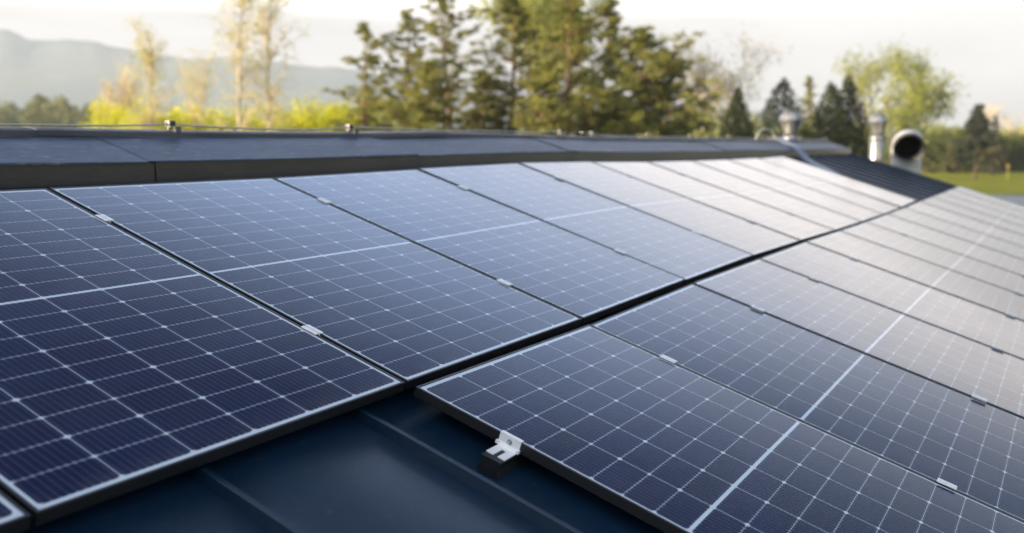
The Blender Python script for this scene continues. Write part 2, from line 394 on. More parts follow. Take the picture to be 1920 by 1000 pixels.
# ------------------------------------------------------------------ the building
def building():
    b = tag(empty('building', (3.3, RIDGE_Y, 0)), 'low building with dark blue metal roof of raised ribs under the solar panels', 'building')
    b_off = Vector(b.location)
    def place(o): o.parent = b; o.matrix_parent_inverse = Matrix.Translation(-b_off); return o
    PAN, RIB = -.090, -.057
    ytop = (RIDGE_Y) / CT - .04; ybot = -6.5
    prof = [(X0, PAN)]
    k = math.floor((X0 + .19) / .555) + 1
    while True:
        c = -.178 + .555 * k
        if c > X1 - .06: break
        for j in range(9):                                    # the pan bellies up a little between two seams
            t = j / 8; prof.append((c - .555 + .020 + t * .515, PAN + .010 * math.sin(math.pi * t) ** 2))
        prof += [(c - .0125, PAN + .001), (c - .0085, RIB - .0015), (c - .0070, RIB), (c + .0070, RIB), (c + .0085, RIB - .0015), (c + .0125, PAN + .001)]
        k += 1
    prof.append((X1, PAN))
    prof = [q for q in prof if q[0] >= X0]
    m = MB(); n = len(prof); ys = np.linspace(ybot, ytop, 5)
    vs = [rw(px_, yy, pz) for yy in ys for px_, pz in prof]
    m.add(vs, [(j*n+i, j*n+i+1, (j+1)*n+i+1, (j+1)*n+i) for j in range(4) for i in range(n-1)])
    m.sm = [True]*len(m.f); o = place(m.build('roof', M['roof'])); o.data.set_sharp_from_angle(angle=R(25))
    # back slope, mirrored about the ridge
    m = MB(); vs2 = [(v[0], 2*RIDGE_Y - v[1], v[2]) for v in vs]
    m.add(vs2, [(j*n+i, (j+1)*n+i, (j+1)*n+i+1, j*n+i+1) for j in range(4) for i in range(n-1)])
    m.sm = [True]*len(m.f); o = place(m.build('roof', M['roof'])); o.data.set_sharp_from_angle(angle=R(25))
    # verge trim on the far gable end
    m = MB()
    for sgn in (1, -1):
        a = rw(X1, ybot, PAN); c = rw(X1, ytop, PAN)
        pr = [(0, -.10), (0, .050), (-.07, .050), (-.07, .044), (-.006, .044), (-.006, -.10)]
        V = []
        for q in (a, c):
            for dx_, dz_ in pr:
                Y = q[1] if sgn > 0 else 2*RIDGE_Y - q[1]
                V.append((q[0] + .02 + dx_, Y, q[2] + dz_))
        m.add(V, [(i, (i+1) % 6, 6+(i+1) % 6, 6+i) for i in range(6)])
    place(m.build('verge_trim', M['cap']))
    # ridge flashing in overlapping lengths: sloping sheet and upright fascia
    ks = [X0, -3.4, -1.4, .62, 2.55, 4.6, 6.6, 8.6, 10.6, 12.6, 14.1, X1 - .02]
    sl = MB(); fa = MB(); cp = MB()
    for i in range(len(ks)-1):
        xa, xb = ks[i] - (.03 if i else 0), ks[i+1]
        dz = .0035 * (i % 2); st = np.linspace(xa, xb, 9)
        jj = rng.normal(0, .0015, 2)
        for side in (1, -1):
            def YY(yv): return yv if side > 0 else 2*RIDGE_Y - yv
            pr = [(.172, 4.078), (.172, 4.0865), (.180, 4.0885), (.36, 4.145), (.55, 4.197), (.60, 4.205)]
            V = [(xx, YY(a), bz + hump(xx) + dz + jj[0] + .004*math.sin(xx*2.1+i)*(1 if 1 < q < 4 else .35)) for xx in st for q, (a, bz) in enumerate(pr)]
            F = [(s*6+q, s*6+q+1, (s+1)*6+q+1, (s+1)*6+q) for s in range(8) for q in range(5)]
            sl.add(V, F if side < 0 else [f[::-1] for f in F])
            pf = [(.1785 - dz*.6, 4.081), (.1785 - dz*.6, 3.996)]
            sf = np.linspace(ks[i] + .0028, xb - .0028, 9)          # an open joint between the lengths
            V = [(xx, YY(a), bz + hump(xx)*(1-q)) for xx in sf for q, (a, bz) in enumerate(pf)]
            F = [(s*2, s*2+1, (s+1)*2+1, (s+1)*2) for s in range(8)]
            fa.add(V, F if side > 0 else [f[::-1] for f in F])
    bk_ = MB()
    for Y in (.188, 2*RIDGE_Y - .188): bk_.add([(X0, Y, 3.97), (X1 - .03, Y, 3.97), (X1 - .03, Y, 4.083), (X0, Y, 4.083)], [(0, 1, 2, 3)])
    place(bk_.build('fascia_backing', M['frame']))
    place(sl.build('ridge_flashing', M['flash'])); place(fa.build('ridge_fascia', M['fascia']))
    kc = [X0, -1.5, .36, 3.4, 6.4, 9.4, 11.9, X1]
    for i in range(len(kc)-1):
        xa, xb = kc[i] - (.04 if i else 0), kc[i+1]; dz = .003 if i % 2 == 0 else 0.0
        st = np.linspace(xa, xb, 8)
        pr = [(.547, 4.190), (.541, 4.192), (.541, 4.212), (.546, 4.218), (.580, 4.226), (.62, 4.230), (.66, 4.226), (.694, 4.218), (.699, 4.212), (.699, 4.192)]
        V = [(xx, a - dz*.5*(1 if a < .62 else -1), bz + dz + hump(xx) + .003*math.sin(xx*1.7+i)) for xx in st for a, bz in pr]
        N = len(pr)
        cp.add(V, [(s*N+q, (s+1)*N+q, (s+1)*N+q+1, s*N+q+1) for s in range(7) for q in range(N-1)])
        e = len(cp.v) - len(V)
        for t in (0, 7): cp.f.append(tuple(e + t*N + q for q in range(N))); cp.sm.append(False)
    place(cp.build('ridge_cap', M['cap']))
    # end plate closing the ridge on the gable
    m = MB(); pr = [(.18, 3.97), (.18, 4.085), (.55, 4.195), (.545, 4.222), (.62, 4.232), (.695, 4.222), (.69, 4.195), (1.06, 4.085), (1.06, 3.97)]
    m.extrude(pr, X1 + .0, X1 + .006, closed=True, caps=True); place(m.build('ridge_end', M['cap']))
    # walls
    m = MB(); e = rw(0, ybot + .4, 0)
    yw0, yw1 = e[1], 2*RIDGE_Y - e[1]; zt = e[2] - .16
    m.box((X0 + .3, yw0, 0), (X1 - .3, yw1, zt))
    zr = 3.95
    m.add([(X1 - .3, yw0, zt), (X1 - .3, yw1, zt), (X1 - .3, RIDGE_Y, zr)], [(0, 1, 2)])
    m.add([(X0 + .3, yw0, zt), (X0 + .3, yw1, zt), (X0 + .3, RIDGE_Y, zr)], [(0, 2, 1)])
    place(m.build('wall', M['wall']))
building()
an = tag(empty('annex', (19.0, 0, 0)), 'flat roofed annex beyond the gable carrying the metal vent pipes', 'annex')
m = MB(); m.box((-3.3, -3.5, 0), (3.5, 5.0, 2.5)); m.build('wall', M['wall'], an)
m = MB(); m.box((-3.35, -3.6, 2.503), (3.6, 5.1, 2.62)); m.build('roof', M['annex'], an)

# ------------------------------------------------------------------ solar panels
def panel_meshes():
    fr = MB()
    pr = [(.024, -.030), (0, -.030), (0, -.0009), (.0009, 0), (.0064, 0), (.0070, -.0006), (.0070, -.0034)]
    V = []
    for d, z in pr:
        V += [(d, -d, z), (PW-d, -d, z), (PW-d, -PL+d, z), (d, -PL+d, z)]
    F = [(i*4+k, i*4+(k+1) % 4, (i+1)*4+(k+1) % 4, (i+1)*4+k) for i in range(len(pr)-1) for k in range(4)]
    fr.add(V, F)
    gl = MB(); a = .0066
    gl.add([(a, -a, -.0028), (a, -PL+a, -.0028), (PW-a, -PL+a, -.0028), (PW-a, -a, -.0028)], [(0, 1, 2, 3)])
    bk = MB(); gl2 = [(a, -a, -.007), (a, -PL+a, -.007), (PW-a, -PL+a, -.007), (PW-a, -a, -.007)]
    bk.add(gl2, [(3, 2, 1, 0)])
    bk.box((PW/2-.05, -PL/2-.03, -.024), (PW/2+.05, -PL/2+.03, -.0075))
    return fr.mesh('frame'), gl.mesh('glass_sheet'), bk.mesh('backsheet')
FR, GL, BK = panel_meshes()
PITCH = 1.1465
ZT = [.001, .0047, .0205, .0433, .0287, .0103, .003, -.0021, .0019, .0021]
ZB = [-.0075, -.0036, .0137, .0154, .009, -.0092, -.0204, -.0243, -.0245, .0069]
ZL = [.0045, -.0033, .0227, .0257, .026, .0081, -.0029, -.0037, -.0032, .0078, .0099, .0138, .0222, .0253]
LDU, LDV, LTL, LDZ = -0.0152, 1.7613, 0.0029, -0.0072
ordw = ['', 'first', 'second', 'third', 'fourth', 'fifth', 'sixth', 'seventh', 'eighth', 'ninth', 'tenth', 'eleventh', 'twelfth', 'thirteenth']
def panel(x, y, z, sx, sy, label, group):
    """sx, sy: slopes of the panel along and up the roof"""
    o = tag(empty('solar_panel'), label, 'solar panel', group)
    ax = Vector((1, 0, sx)).normalized(); ay = Vector((0, 1, sy)); ay = (ay - ax * ay.dot(ax)).normalized(); az = ax.cross(ay)
    L = Matrix(((ax[0], ay[0], az[0], x), (ax[1], ay[1], az[1], y), (ax[2], ay[2], az[2], z), (0, 0, 0, 1)))
    o.matrix_world = ROOF @ L
    link('frame', FR, M['frame'], o); link('glass_sheet', GL, M['glass'], o); link('backsheet', BK, M['back'], o)
    return o
for k in range(-2, 9):
    if k < 0: t0 = t1 = .0; b0 = b1 = -.0075
    else: t0, t1, b0, b1 = ZT[k], ZT[k+1], ZB[k], ZB[k+1]
    zc = (t0+t1+b0+b1)/4; sx = ((t1-t0)+(b1-b0))/2/PW; sy = ((t0-b0)+(t1-b1))/2/PL
    nfar = 9 - k
    lab = ('dark blue solar panel, %s of the upper row from its far end' % ordw[nfar])
    if k == -2: lab = 'solar panel of which only a corner shows at the upper row near end'
    if k == -1: lab = 'big near solar panel overhanging the bare blue roof, its lower edge unsupported'
    if k == 8: lab = 'solar panel ending the upper row beside the bare ribbed roof'
    panel(k*PITCH, 0, zc - sx*PW/2 + sy*PL/2, sx, sy, lab, 'solar panels of the upper row')
for k in range(13):
    t0, t1 = ZL[k], ZL[k+1]; zc = (t0+t1)/2; sx = (t1-t0)/PW
    lab = 'dark blue solar panel, %s of the lower row from its near end' % ordw[k+1]
    if k == 0: lab = 'solar panel starting the lower row, an end clamp on its free edge'
    if k == 12: lab = 'solar panel ending the lower row at the far gable above the grass'
    panel(k*PITCH + LDU, -LDV, LDZ + zc*.8 - sx*PW/2, sx*.8, LTL, lab, 'solar panels of the lower row')

# ------------------------------------------------------------------ clamps
def clamp_meshes():
    m = MB(); l = .031                                        # half length along the slope
    for s in (-1, 1):
        xs = sorted((s*.0045, s*.0165)); m.box((xs[0], -l, .0008), (xs[1], l, .0042))
        xs = sorted((s*.0030, s*.0045)); m.box((xs[0], -l, -.026), (xs[1], l, .0042))
    m.box((-.0045, -l, -.0285), (.0045, l, -.026))
    h = MB(); h.tube([(0, 0, -.0258), (0, 0, -.019)], .0028, 6, True, False)
    return m.mesh('clamp_body'), h.mesh('bolt')
CB, BO = clamp_meshes()
def interp(a, k): return a[max(0, min(len(a)-1, k))]
def mid_clamp(x, y, z, label, group):
    o = tag(empty('mid_clamp'), label, 'clamp', group)
    o.matrix_world = ROOF @ Matrix.Translation((x, y, z))
    link('clamp_body', CB, M['alu'], o); link('bolt', BO, M['steel'], o)
for k in range(0, 6):
    zt, zb = (interp(ZT, k), interp(ZB, k)) if k >= 0 else (0, -.0075)
    for yy, w_ in ((-.335, 'upper'), (-1.345, 'lower')):
        lab = '%s silver mid clamp at near edge of the %s upper row panel from far end' % (w_, ordw[9-k])
        mid_clamp(k*PITCH - (PITCH-PW)/2, yy, zt + (zb-zt)*(-yy/PL), lab, 'mid clamps of the upper row')
for k in range(1, 7):
    for yy, w_ in ((-LDV-.343, 'upper'), (-LDV-1.358, 'lower')):
        lab = '%s silver mid clamp at near edge of the %s lower row panel from near end' % (w_, ordw[k+1])
        mid_clamp(k*PITCH - (PITCH-PW)/2 + LDU, yy, LDZ + .8*ZL[k] + .0002, lab, 'mid clamps of the lower row')
def end_clamp(y, label):
    """Z-shaped clamp on a short black rail under the free edge of the lower row"""
    z = LDZ + .004; x = LDU
    o = tag(empty('end_clamp'), label, 'clamp'); o.matrix_world = ROOF @ Matrix.Translation((x, y, z))
    m = MB(); w = .034
    m.box((-.0005, -w, .0006), (.011, w, .0036)); m.box((-.0035, -w, -.022), (-.0005, w, .0036))
    m.add([(-.0035, -w, -.022), (-.0005, -w, -.022), (-.0005, w, -.022), (-.0035, w, -.022), (-.0090, -w+.004, -.0335), (-.0050, -w+.004, -.0335), (-.0050, w-.004, -.0335), (-.0090, w-.004, -.0335)],
          [(0, 3, 7, 4), (1, 5, 6, 2), (0, 4, 5, 1), (3, 2, 6, 7)])
    for a, b in ((-w+.004, -.007), (.007, w-.004)): m.box((-.066, a, -.0365), (-.005, b, -.0335))
    m.box((-.020, -.007, -.0365), (-.005, .007, -.0335))
    for s in (-1, 1): m.box((-.012, s*w - .004, -.030), (-.002, s*w + .004, -.021))
    m.build('clamp_body', M['alu'], o)
    h = MB(); h.tube([(-.0035, 0, -.013), (-.0075, 0, -.014)], .0058, 6, True, False); h.tube([(-.0036, 0, -.013), (-.0045, 0, -.013)], .0085, 14, True, True); h.build('bolt', M['steel'], o)
    r = tag(empty('mounting_rail'), 'short black rail stub under the end clamp on the bare roof', 'rail')
    r.matrix_world = ROOF @ Matrix.Translation((x, y, z))
    m = MB(); pr = [(-.030, -.0368), (-.032, -.040), (-.024, -.058), (-.034, -.0785), (-.036, -.0845), (.036, -.0845), (.034, -.0785), (.024, -.058), (.032, -.040), (.030, -.0368)]
    m.extrude(pr, -.088, .30, closed=True); n = len(pr); b = len(m.v) - 2*n
    m.build('rail_body', M['rail'], r)
    e = MB(); 
    e.add([(-.0885, a, bz) for a, bz in pr], [tuple(range(n))]); e.build('end_cap', M['frame'], r)
end_clamp(-2.095, 'silver end clamp on the free left edge of the lower row, above bare roof')

# ------------------------------------------------------------------ ridge cable, clips, duct
clips = [-.55, 1.06, 2.41, 5.2, 5.83, 7.15, 8.44, 9.87, 11.78, 13.6, 15.45]
def ztop(x): return 4.232 + hump(x)
def cable(x0, x1, cl, name, label, yv=.60):
    P = []; cl = sorted(c for c in cl if x0 <= c <= x1)
    nodes = [x0] + cl + [x1]; nodes = sorted(set(nodes))
    for a, b in zip(nodes[:-1], nodes[1:]):
        for s in np.linspace(0, 1, 12)[:-1]:
            x = a + (b-a)*s; sag = -.022 * (4*s*(1-s)) * min(1, (b-a)/1.3)
            P.append((x, yv + .012*math.sin(x*3.1) * 4*s*(1-s), ztop(x) + .030 + sag + .003*math.sin(x*5)))
    P.append((nodes[-1], yv, ztop(nodes[-1]) + .030))
    m = MB(); m.tube(P, .0042, 8); tag(m.build(name, M['cable']), label, 'cable')
cable(-3.0, 5.32, clips, 'lightning_cable', 'thin grey lightning cable sagging between clips along the near ridge')
cable(5.62, 15.5, clips, 'lightning_cable', 'thin grey lightning cable along the far half of the ridge')
def clip(x, label):
    o = tag(empty('cable_clip', (x, .60, ztop(x))), label, 'cable clip', 'cable clips on the ridge')
    m = MB(); m.box((-.018, -.0605, -.014), (.018, -.0585, .012)); m.box((-.018, -.0605, .012), (.018, -.0055, .0145)); m.box((-.012, -.004, .0005), (.012, .004, .022))
    m.build('bracket', M['clip'], o)
    m = MB(); m.box((-.018, -.020, .0150), (.018, -.0045, .044)); m.box((-.018, .0045, .0150), (.018, .012, .044)); m.box((-.016, -.0045, .0365), (.016, .0045, .043)); m.build('jaw', M['clip'], o)
    for s in (-1, 1):
        m = MB(); m.tube([(s*.0085, -.020, .030), (s*.0085, -.0255, .030)], .0062, 8, True, False); m.build('bolt', M['rail'], o)
lablist = {1.06: 'nearest silver cable clip on the ridge, its two dark bolts clear to see',
           2.41: 'silver cable clip on the ridge below the thin pine', 5.2: 'left one of two close cable clips at the break in the ridge cable',
           5.83: 'right one of two close cable clips at the break in the ridge cable', 11.78: 'cable clip beside the wire loop on the far ridge', 13.6: 'cable clip on the far ridge between the flue and the gable',
           15.45: 'last cable clip at the gable end of the ridge', 7.15: 'cable clip on the ridge below the dense dark conifer', 8.44: 'cable clip on the ridge left of the pale tan tree',
           9.87: 'cable clip on the ridge below the small cone shaped cypress'}
for x in clips:
    if x in lablist: clip(x, lablist[x])
# wire loop standing over the ridge
lx = 11.62
P = [(lx - .01 + .18*math.cos(a)*.75, .60 - .10*math.cos(a), ztop(lx) - .01 + .16*math.sin(a)) for a in np.linspace(0, math.pi, 15)]
m = MB(); m.tube(P, .009, 8); tag(m.build('wire_loop', M['cable']), 'small arched grey conduit loop standing on the far ridge', 'wire loop')
# cable duct coming over the ridge and diving under the end of the upper row
A = [Vector((12.15, .62, ztop(12.1) + .010)), Vector((12.06, .535, ztop(12.1) + .004)), Vector((11.62, .165, 4.105)), Vector((11.46, .06, 4.035)), rw(11.22, -.14, -.045), rw(10.55, -.68, -.045), rw(10.2, -.95, -.06)]
m = MB(); sd = Vector((.62, -.78, 0)).normalized() * .055
V = []
for p in A: V += [p - sd, p + sd, p + sd + Vector((0, 0, .022)), p - sd + Vector((0, 0, .022))]
m.add(V, [(i*4+k, i*4+(k+1) % 4, (i+1)*4+(k+1) % 4, (i+1)*4+k) for i in range(len(A)-1) for k in range(4)] + [(0, 1, 2, 3)])
tag(m.build('cable_duct', M['duct']), 'flat grey cable duct crossing the far ridge and running under the panels', 'cable duct')

# ------------------------------------------------------------------ flues and the big elbow
def sq(m, levels, n=28):
    k = len(levels)
    V = [(h*math.cos(2*math.pi*i/n), h*math.sin(2*math.pi*i/n), z) for h, z in levels for i in range(n)]
    b = len(m.v)
    m.add(V, [(j*n+i, j*n+(i+1) % n, (j+1)*n+(i+1) % n, (j+1)*n+i) for j in range(k-1) for i in range(n)], True)
    m.f += [tuple(b+i for i in range(n))[::-1], tuple(b+(k-1)*n+i for i in range(n))]; m.sm += [False, False]
def flue(p, zb, ztp, cap, neck, body, coll, label, rod=False):
    o = tag(empty('vent_flue', (p[0], p[1], zb)), label, 'flue', 'metal flues behind the roof'); h = ztp - zb
    m = MB(); sq(m, [(neck*.5, h-.40), (neck*.52, h-.34), (cap*.5, h-.155), (cap*.5+.006, h-.150), (cap*.5+.006, h-.142), (cap*.5, h-.138), (cap*.49, h-.090), (cap*.34, h-.015), (cap*.20, h)]); m.build('cowl', M['zinc'], o)
    m = MB(); sq(m, [(body*.5, 0), (body*.5, h-.44), (neck*.5-.002, h-.401)]); m.build('pipe', M['zinc'], o)
    m = MB(); sq(m, [(coll*.5, h-.50), (coll*.5, h-.42)]); m.build('collar', M['zinc'], o)
    if rod:
        m = MB(); m.tube([(.03, .0, h-.02), (.03, 0, h+.26)], .008, 6); m.build('rod', M['steel'], o)
p = at(1481, 16.0); flue(p, 3.98, 4.715, .36, .225, .23, .25, 'round galvanised flue with flared cowl just behind the ridge')
p = at(1644, 18.0); flue(p, 2.62, 4.735, .335, .205, .265, .29, 'round galvanised flue with flared cowl, beside the big elbow duct', True)
def elbow():
    p = at(1700, 17.6); zb = 2.62
    o = tag(empty('duct_elbow', (p[0], p[1], zb)), 'big round galvanised duct elbow with a black open mouth facing the roof', 'duct')
    r = .272; Rb = .30; zs = 3.86 - zb
    hd = (Vector((-.861, -.508, 0))*math.cos(R(18)) + Vector((-.508, .861, 0))*math.sin(R(18))).normalized()
    P = [(0, 0, 0), (0, 0, zs - .25), (0, 0, zs)]
    for a in np.linspace(0, R(120), 6)[1:]:
        P.append(tuple(hd * (Rb*(1-math.cos(a))) + Vector((0, 0, zs + Rb*math.sin(a)))))
    d = (Vector(P[-1]) - Vector(P[-2])).normalized(); P.append(tuple(Vector(P[-1]) + d*.05))
    m = MB(); m.tube(P, r, 28, False, True)
    m.build('duct_skin', M['zinclight'], o)
    m = MB(); m.tube([tuple(q) for q in P], r - .030, 28, False, True); m.f = [f[::-1] for f in m.f]; m.build('duct_inside', M['dark'], o)
    e = Vector(P[-1]); m = MB(); m.tube([e - d*.012, e + d*.012], r + .006, 28, False, True); m.tube([e + d*.012, e - d*.012], r - .030, 28, False, True)
    m.build('rim', M['zinclight'], o)
    for z in (zs - .42, zs - .02):
        m = MB(); m.tube([(0, 0, z - .018), (0, 0, z + .018)], r + .007, 28, False, True); m.build('collar', M['zinclight'], o)
elbow()

# ------------------------------------------------------------------ vegetation
def cards(C, rad, n, size, aspect=.5, flat=1.0, droop=0.0, seed=None):
    """n leaf faces around each centre C (m,3) with radii rad (m,)"""
    m = len(C); N = m * n
    g = rng.normal(size=(N, 3)); g /= np.linalg.norm(g, axis=1)[:, None]
    rr = rng.random(N) ** (1/2.2)
    P = np.repeat(C, n, 0) + g * (rr * np.repeat(rad, n))[:, None] * np.array([1, 1, flat])
    a = rng.normal(size=(N, 3)) + g * .6; a[:, 2] -= droop; a /= np.linalg.norm(a, axis=1)[:, None]
    b = np.cross(a, rng.normal(size=(N, 3))); b /= np.linalg.norm(b, axis=1)[:, None]
    s = size * rng.uniform(.6, 1.35, N)
    a = a * s[:, None]; b = b * (s * aspect)[:, None]
    V = np.empty((N, 4, 3)); V[:, 0] = P - a*.5; V[:, 1] = P + b*.5 - a*.05; V[:, 2] = P + a*.5; V[:, 3] = P - b*.5 - a*.05
    return V.reshape(-1, 3)
def crown(name, Vs, mat, parent):
    V = np.concatenate(Vs); return link(name, np_mesh(name, V, len(V)//4), mat, parent)
def tree_root(kind, px, D, label, cat='tree', group=None):
    p = at(px, D); o = tag(empty(kind, (p[0], p[1], 0)), label, cat, group); return o
def height_at(py, D): return CAM[2] + D * (271 - py) / FPX
def trunk_mb(m, h, r0, lean=(0, 0), wob=.15, n=8, seg=8, top=.15):
    P = []; rad = []
    ph = rng.uniform(0, 6, 2)
    for i in range(seg+1):
        s = i/seg; P.append((lean[0]*h*s + wob*math.sin(s*4+ph[0])*s, lean[1]*h*s + wob*math.sin(s*5+ph[1])*s, h*s)); rad.append(r0*((1-s)*(1-top)+top))
    m.tube(P, rad, n); return P
def along(P, s):
    f = s*(len(P)-1); i = min(int(f), len(P)-2); t = f-i
    return Vector(P[i])*(1-t) + Vector(P[i+1])*t

def pine(px, ytop, hw, D, label, dens=1.0, base=.22, mat='pine', up=.15, shape=1.0, asym=0.0, group='conifers behind the ridge', clump=.62, whorl=.62, power=.60):
    """irregular pine: limbs at random heights, each ending in ragged flat pads of needles"""
    h = height_at(ytop, D); rmax = hw * D / FPX
    o = tree_root('pine_tree', px, D, label, group=group)
    m = MB(); P = trunk_mb(m, h*.98, .012*h+.05, wob=.25, top=.10)
    C = []; RR = []
    nb = int(140 * dens * (1-base) + 18)
    lump = rng.uniform(0, 6.28, 3)
    for b in range(nb):
        s = (b + rng.random()) / nb; z = h*(base + (1-base)*s*.985)
        az = rng.uniform(0, 2*math.pi)
        prof = (1 - s)**power * (.42 + .58*min(1, s*3.5 + .35)) * shape + .05
        ragged = 1 + .28*math.sin(s*17 + lump[0]) * math.cos(az*1.5 + lump[1]) + .18*math.sin(s*31 + az + lump[2])
        L = rmax * prof * ragged * rng.uniform(.5, 1.25) * 1.22
        if asym: L *= 1 + asym*(math.cos(az)*RIGHT[0] + math.sin(az)*RIGHT[1])
        o0 = along(P, min(.985, z/h)); d = Vector((math.cos(az), math.sin(az), up + .45*s + rng.normal(0, .16)))
        tip = o0 + d*L; mid = o0 + d*L*.5 + Vector((0, 0, -.07*L))
        m.tube([o0, mid, tip], [.010*h*(1-s)*.4+.018, .018+.01*(1-s), .010], 5, False)
        side = Vector((-math.sin(az), math.cos(az), 0))
        nc = max(2, int(round(L/(clump*.62))))
        for q in range(nc):
            f = .30 + .72*(q+rng.random())/nc; w = (1-abs(f-.75)) * .42 * L
            c = o0.lerp(tip, min(1.05, f)) + side * rng.uniform(-1, 1) * w + Vector((0, 0, rng.uniform(-.1, .35)*clump))
            C.append(tuple(c)); RR.append(clump*rng.uniform(.30, .74)*(.55+.45*(1-s)))
    for q in range(6): C.append((P[-1][0]+rng.normal(0, .10), P[-1][1]+rng.normal(0, .10), h*(.93+.07*q/5))); RR.append(clump*.30)
    C = np.array(C); RR = np.array(RR)
    m.build('trunk', M['pinebark'], o)
    crown('crown', [cards(C, RR*1.15, 30, .22, .22, .36, -.15), cards(C, RR*1.6, 12, .20, .22, .45, -.15)], M[mat], o)
    return o

def conifer(px, ytop, hw, D, label, mat, kind='spruce_tree', base=.04, power=.8, n=7000, size=.26, group=None, ybase=None, trunk=.0, lowmat=None, tiers=0):
    h = height_at(ytop, D); rm = hw*D/FPX
    o = tree_root(kind, px, D, label, group=group)
    m = MB(); trunk_mb(m, h*.97, .016*h+.04, wob=.06, top=.1); 
    if tiers:
        C = []; RR = []
        for z in np.arange(base*h, h*.98, h/tiers):
            s = (z/h-base)/(1-base); L = rm*(1-s)**power + .08
            for b in range(9):
                az = rng.uniform(0, 2*math.pi); l = L*rng.uniform(.6, 1.1)
                m.tube([(0, 0, z), (math.cos(az)*l, math.sin(az)*l, z-.25*l)], [.03, .008], 4, False)
                for f in (.35, .65, .95): C.append((math.cos(az)*l*f, math.sin(az)*l*f, z-.25*l*f)); RR.append((.16*rm+.12*(1-f)*rm)*(1-.85*s)+.12)
        C = np.array(C); RR = np.array(RR); k = max(8, n//len(C)); Vs = [cards(C, RR, k, size, .35, .45, .2)]
    else:
        s = rng.random(n)**.62; s = 1 - s; az = rng.uniform(0, 2*math.pi, n)
        bulge = 1 + .16*np.sin(az*5+3*s*6) + .10*np.sin(az*9 - s*20)
        rr = (rm*(1-s)**power*bulge + .05) * (rng.random(n)**.35)
        C = np.stack([rr*np.cos(az), rr*np.sin(az), h*(base+(1-base)*s)], 1)
        Vs = [cards(C, np.full(n, .12), 1, size, .4, 1, -.6)]
    m.build('trunk', M['bark'], o)
    crown('crown', Vs, M[mat], o)
    if lowmat:
        C = []; 
        for q in range(34):
            az = rng.uniform(0, 6.28); r_ = rm*rng.uniform(.3, 1.1); C.append((r_*math.cos(az), r_*math.sin(az), h*rng.uniform(.18, .50)))
        crown('dry_needles', [cards(np.array(C), np.full(34, .20*rm+.2), 18, size, .3, .6, .3)], M[lowmat], o)['label'] = 'brown dry lower branches'
    return o

def grow(m, p, d, L, r, depth, tips, spread, up, split=(2, 3), minr=.012):
    n = 4; P = [p]; rad = [r]; q = Vector(p); dd = Vector(d).normalized()
    for i in range(n):
        dd = (dd + Vector(rng.normal(0, .09, 3)) + Vector((0, 0, up*.12))).normalized(); q = q + dd*(L/n); P.append(q.copy()); rad.append(max(minr, r*(1-.45*(i+1)/n)))
        if depth <= 1: tips.append(q.copy())
    m.tube(P, rad, 6 if r > .05 else 4, False)
    if depth <= 0: tips.append(q); return
    k = int(rng.integers(split[0], split[1]+1))
    for j in range(k):
        ax = Vector(rng.normal(0, 1, 3)); ax = (ax - dd*ax.dot(dd)).normalized()
        nd = (dd + ax*spread*rng.uniform(.6, 1.3) + Vector((0, 0, up*.2))).normalized()
        start = P[-1] if j == 0 else Vector(P[int(rng.integers(2, n+1))])
        grow(m, start, nd, L*rng.uniform(.62, .85), rad[-1]*.85 if j == 0 else rad[-1]*.7, depth-1, tips, spread, up, split, minr)
def broadleaf(px, ytop, hw, D, label, mat, kind='broadleaf_tree', bark='bark', dens=40, leaf=.22, clump=.7, spread=.55, up=.5, depth=4, group=None, tr=.22, fork=.28, lean=0.0, split=(2, 3), minr=.014, keep=1.0, flat=.85):
    h = height_at(ytop, D); rm = hw*D/FPX
    o = tree_root(kind, px, D, label, group=group)
    m = MB(); tips = []; ld = Vector((RIGHT[0]*lean, RIGHT[1]*lean, 1)).normalized()
    top = ld*(h*fork)
    m.tube([(0, 0, 0), tuple(top*.5), tuple(top)], [.02*h, .016*h, .013*h], 8, False)
    for j in range(4):
        az = j*1.57 + rng.uniform(-.5, .5); nd = (ld + Vector((math.cos(az), math.sin(az), 0))*spread*rng.uniform(.35, .9)).normalized()
        grow(m, top, nd, h*.26, .010*h, depth-1, tips, spread, up, split, minr)
    T = np.array([tuple(t) for t in tips])
    # fit the skeleton to the outline wanted
    f = MB(); V = np.array(m.v); sel = T[:, 2] > h*fork
    sz = (h*.97) / np.percentile(T[:, 2], 99.5); lat = T[:, 0]*RIGHT[0] + T[:, 1]*RIGHT[1]
    sx = rm*.93 / max(.1, np.percentile(np.abs(lat - np.median(lat)), 96)); sx = min(2.2, max(.25, sx))
    S = np.array([sx, sx, sz])
    def warp(Q):
        w = np.clip(Q[:, 2]/(h*fork), 0, 1)[:, None]; R_ = Q*S; R_[:, :2] = Q[:, :2]*(1-w) + R_[:, :2]*w; return R_
    m.v = [tuple(q) for q in warp(V)]; T = warp(T)
    m.build('trunk', M[bark], o)
    if keep < 1: T = T[rng.random(len(T)) < keep]
    T = T + rng.normal(0, clump*.25, T.shape)
    crown('crown', [cards(T, clump*rng.uniform(.6, 1.2, len(T)), dens, leaf, .6, flat, 0)], M[mat], o)
    return o
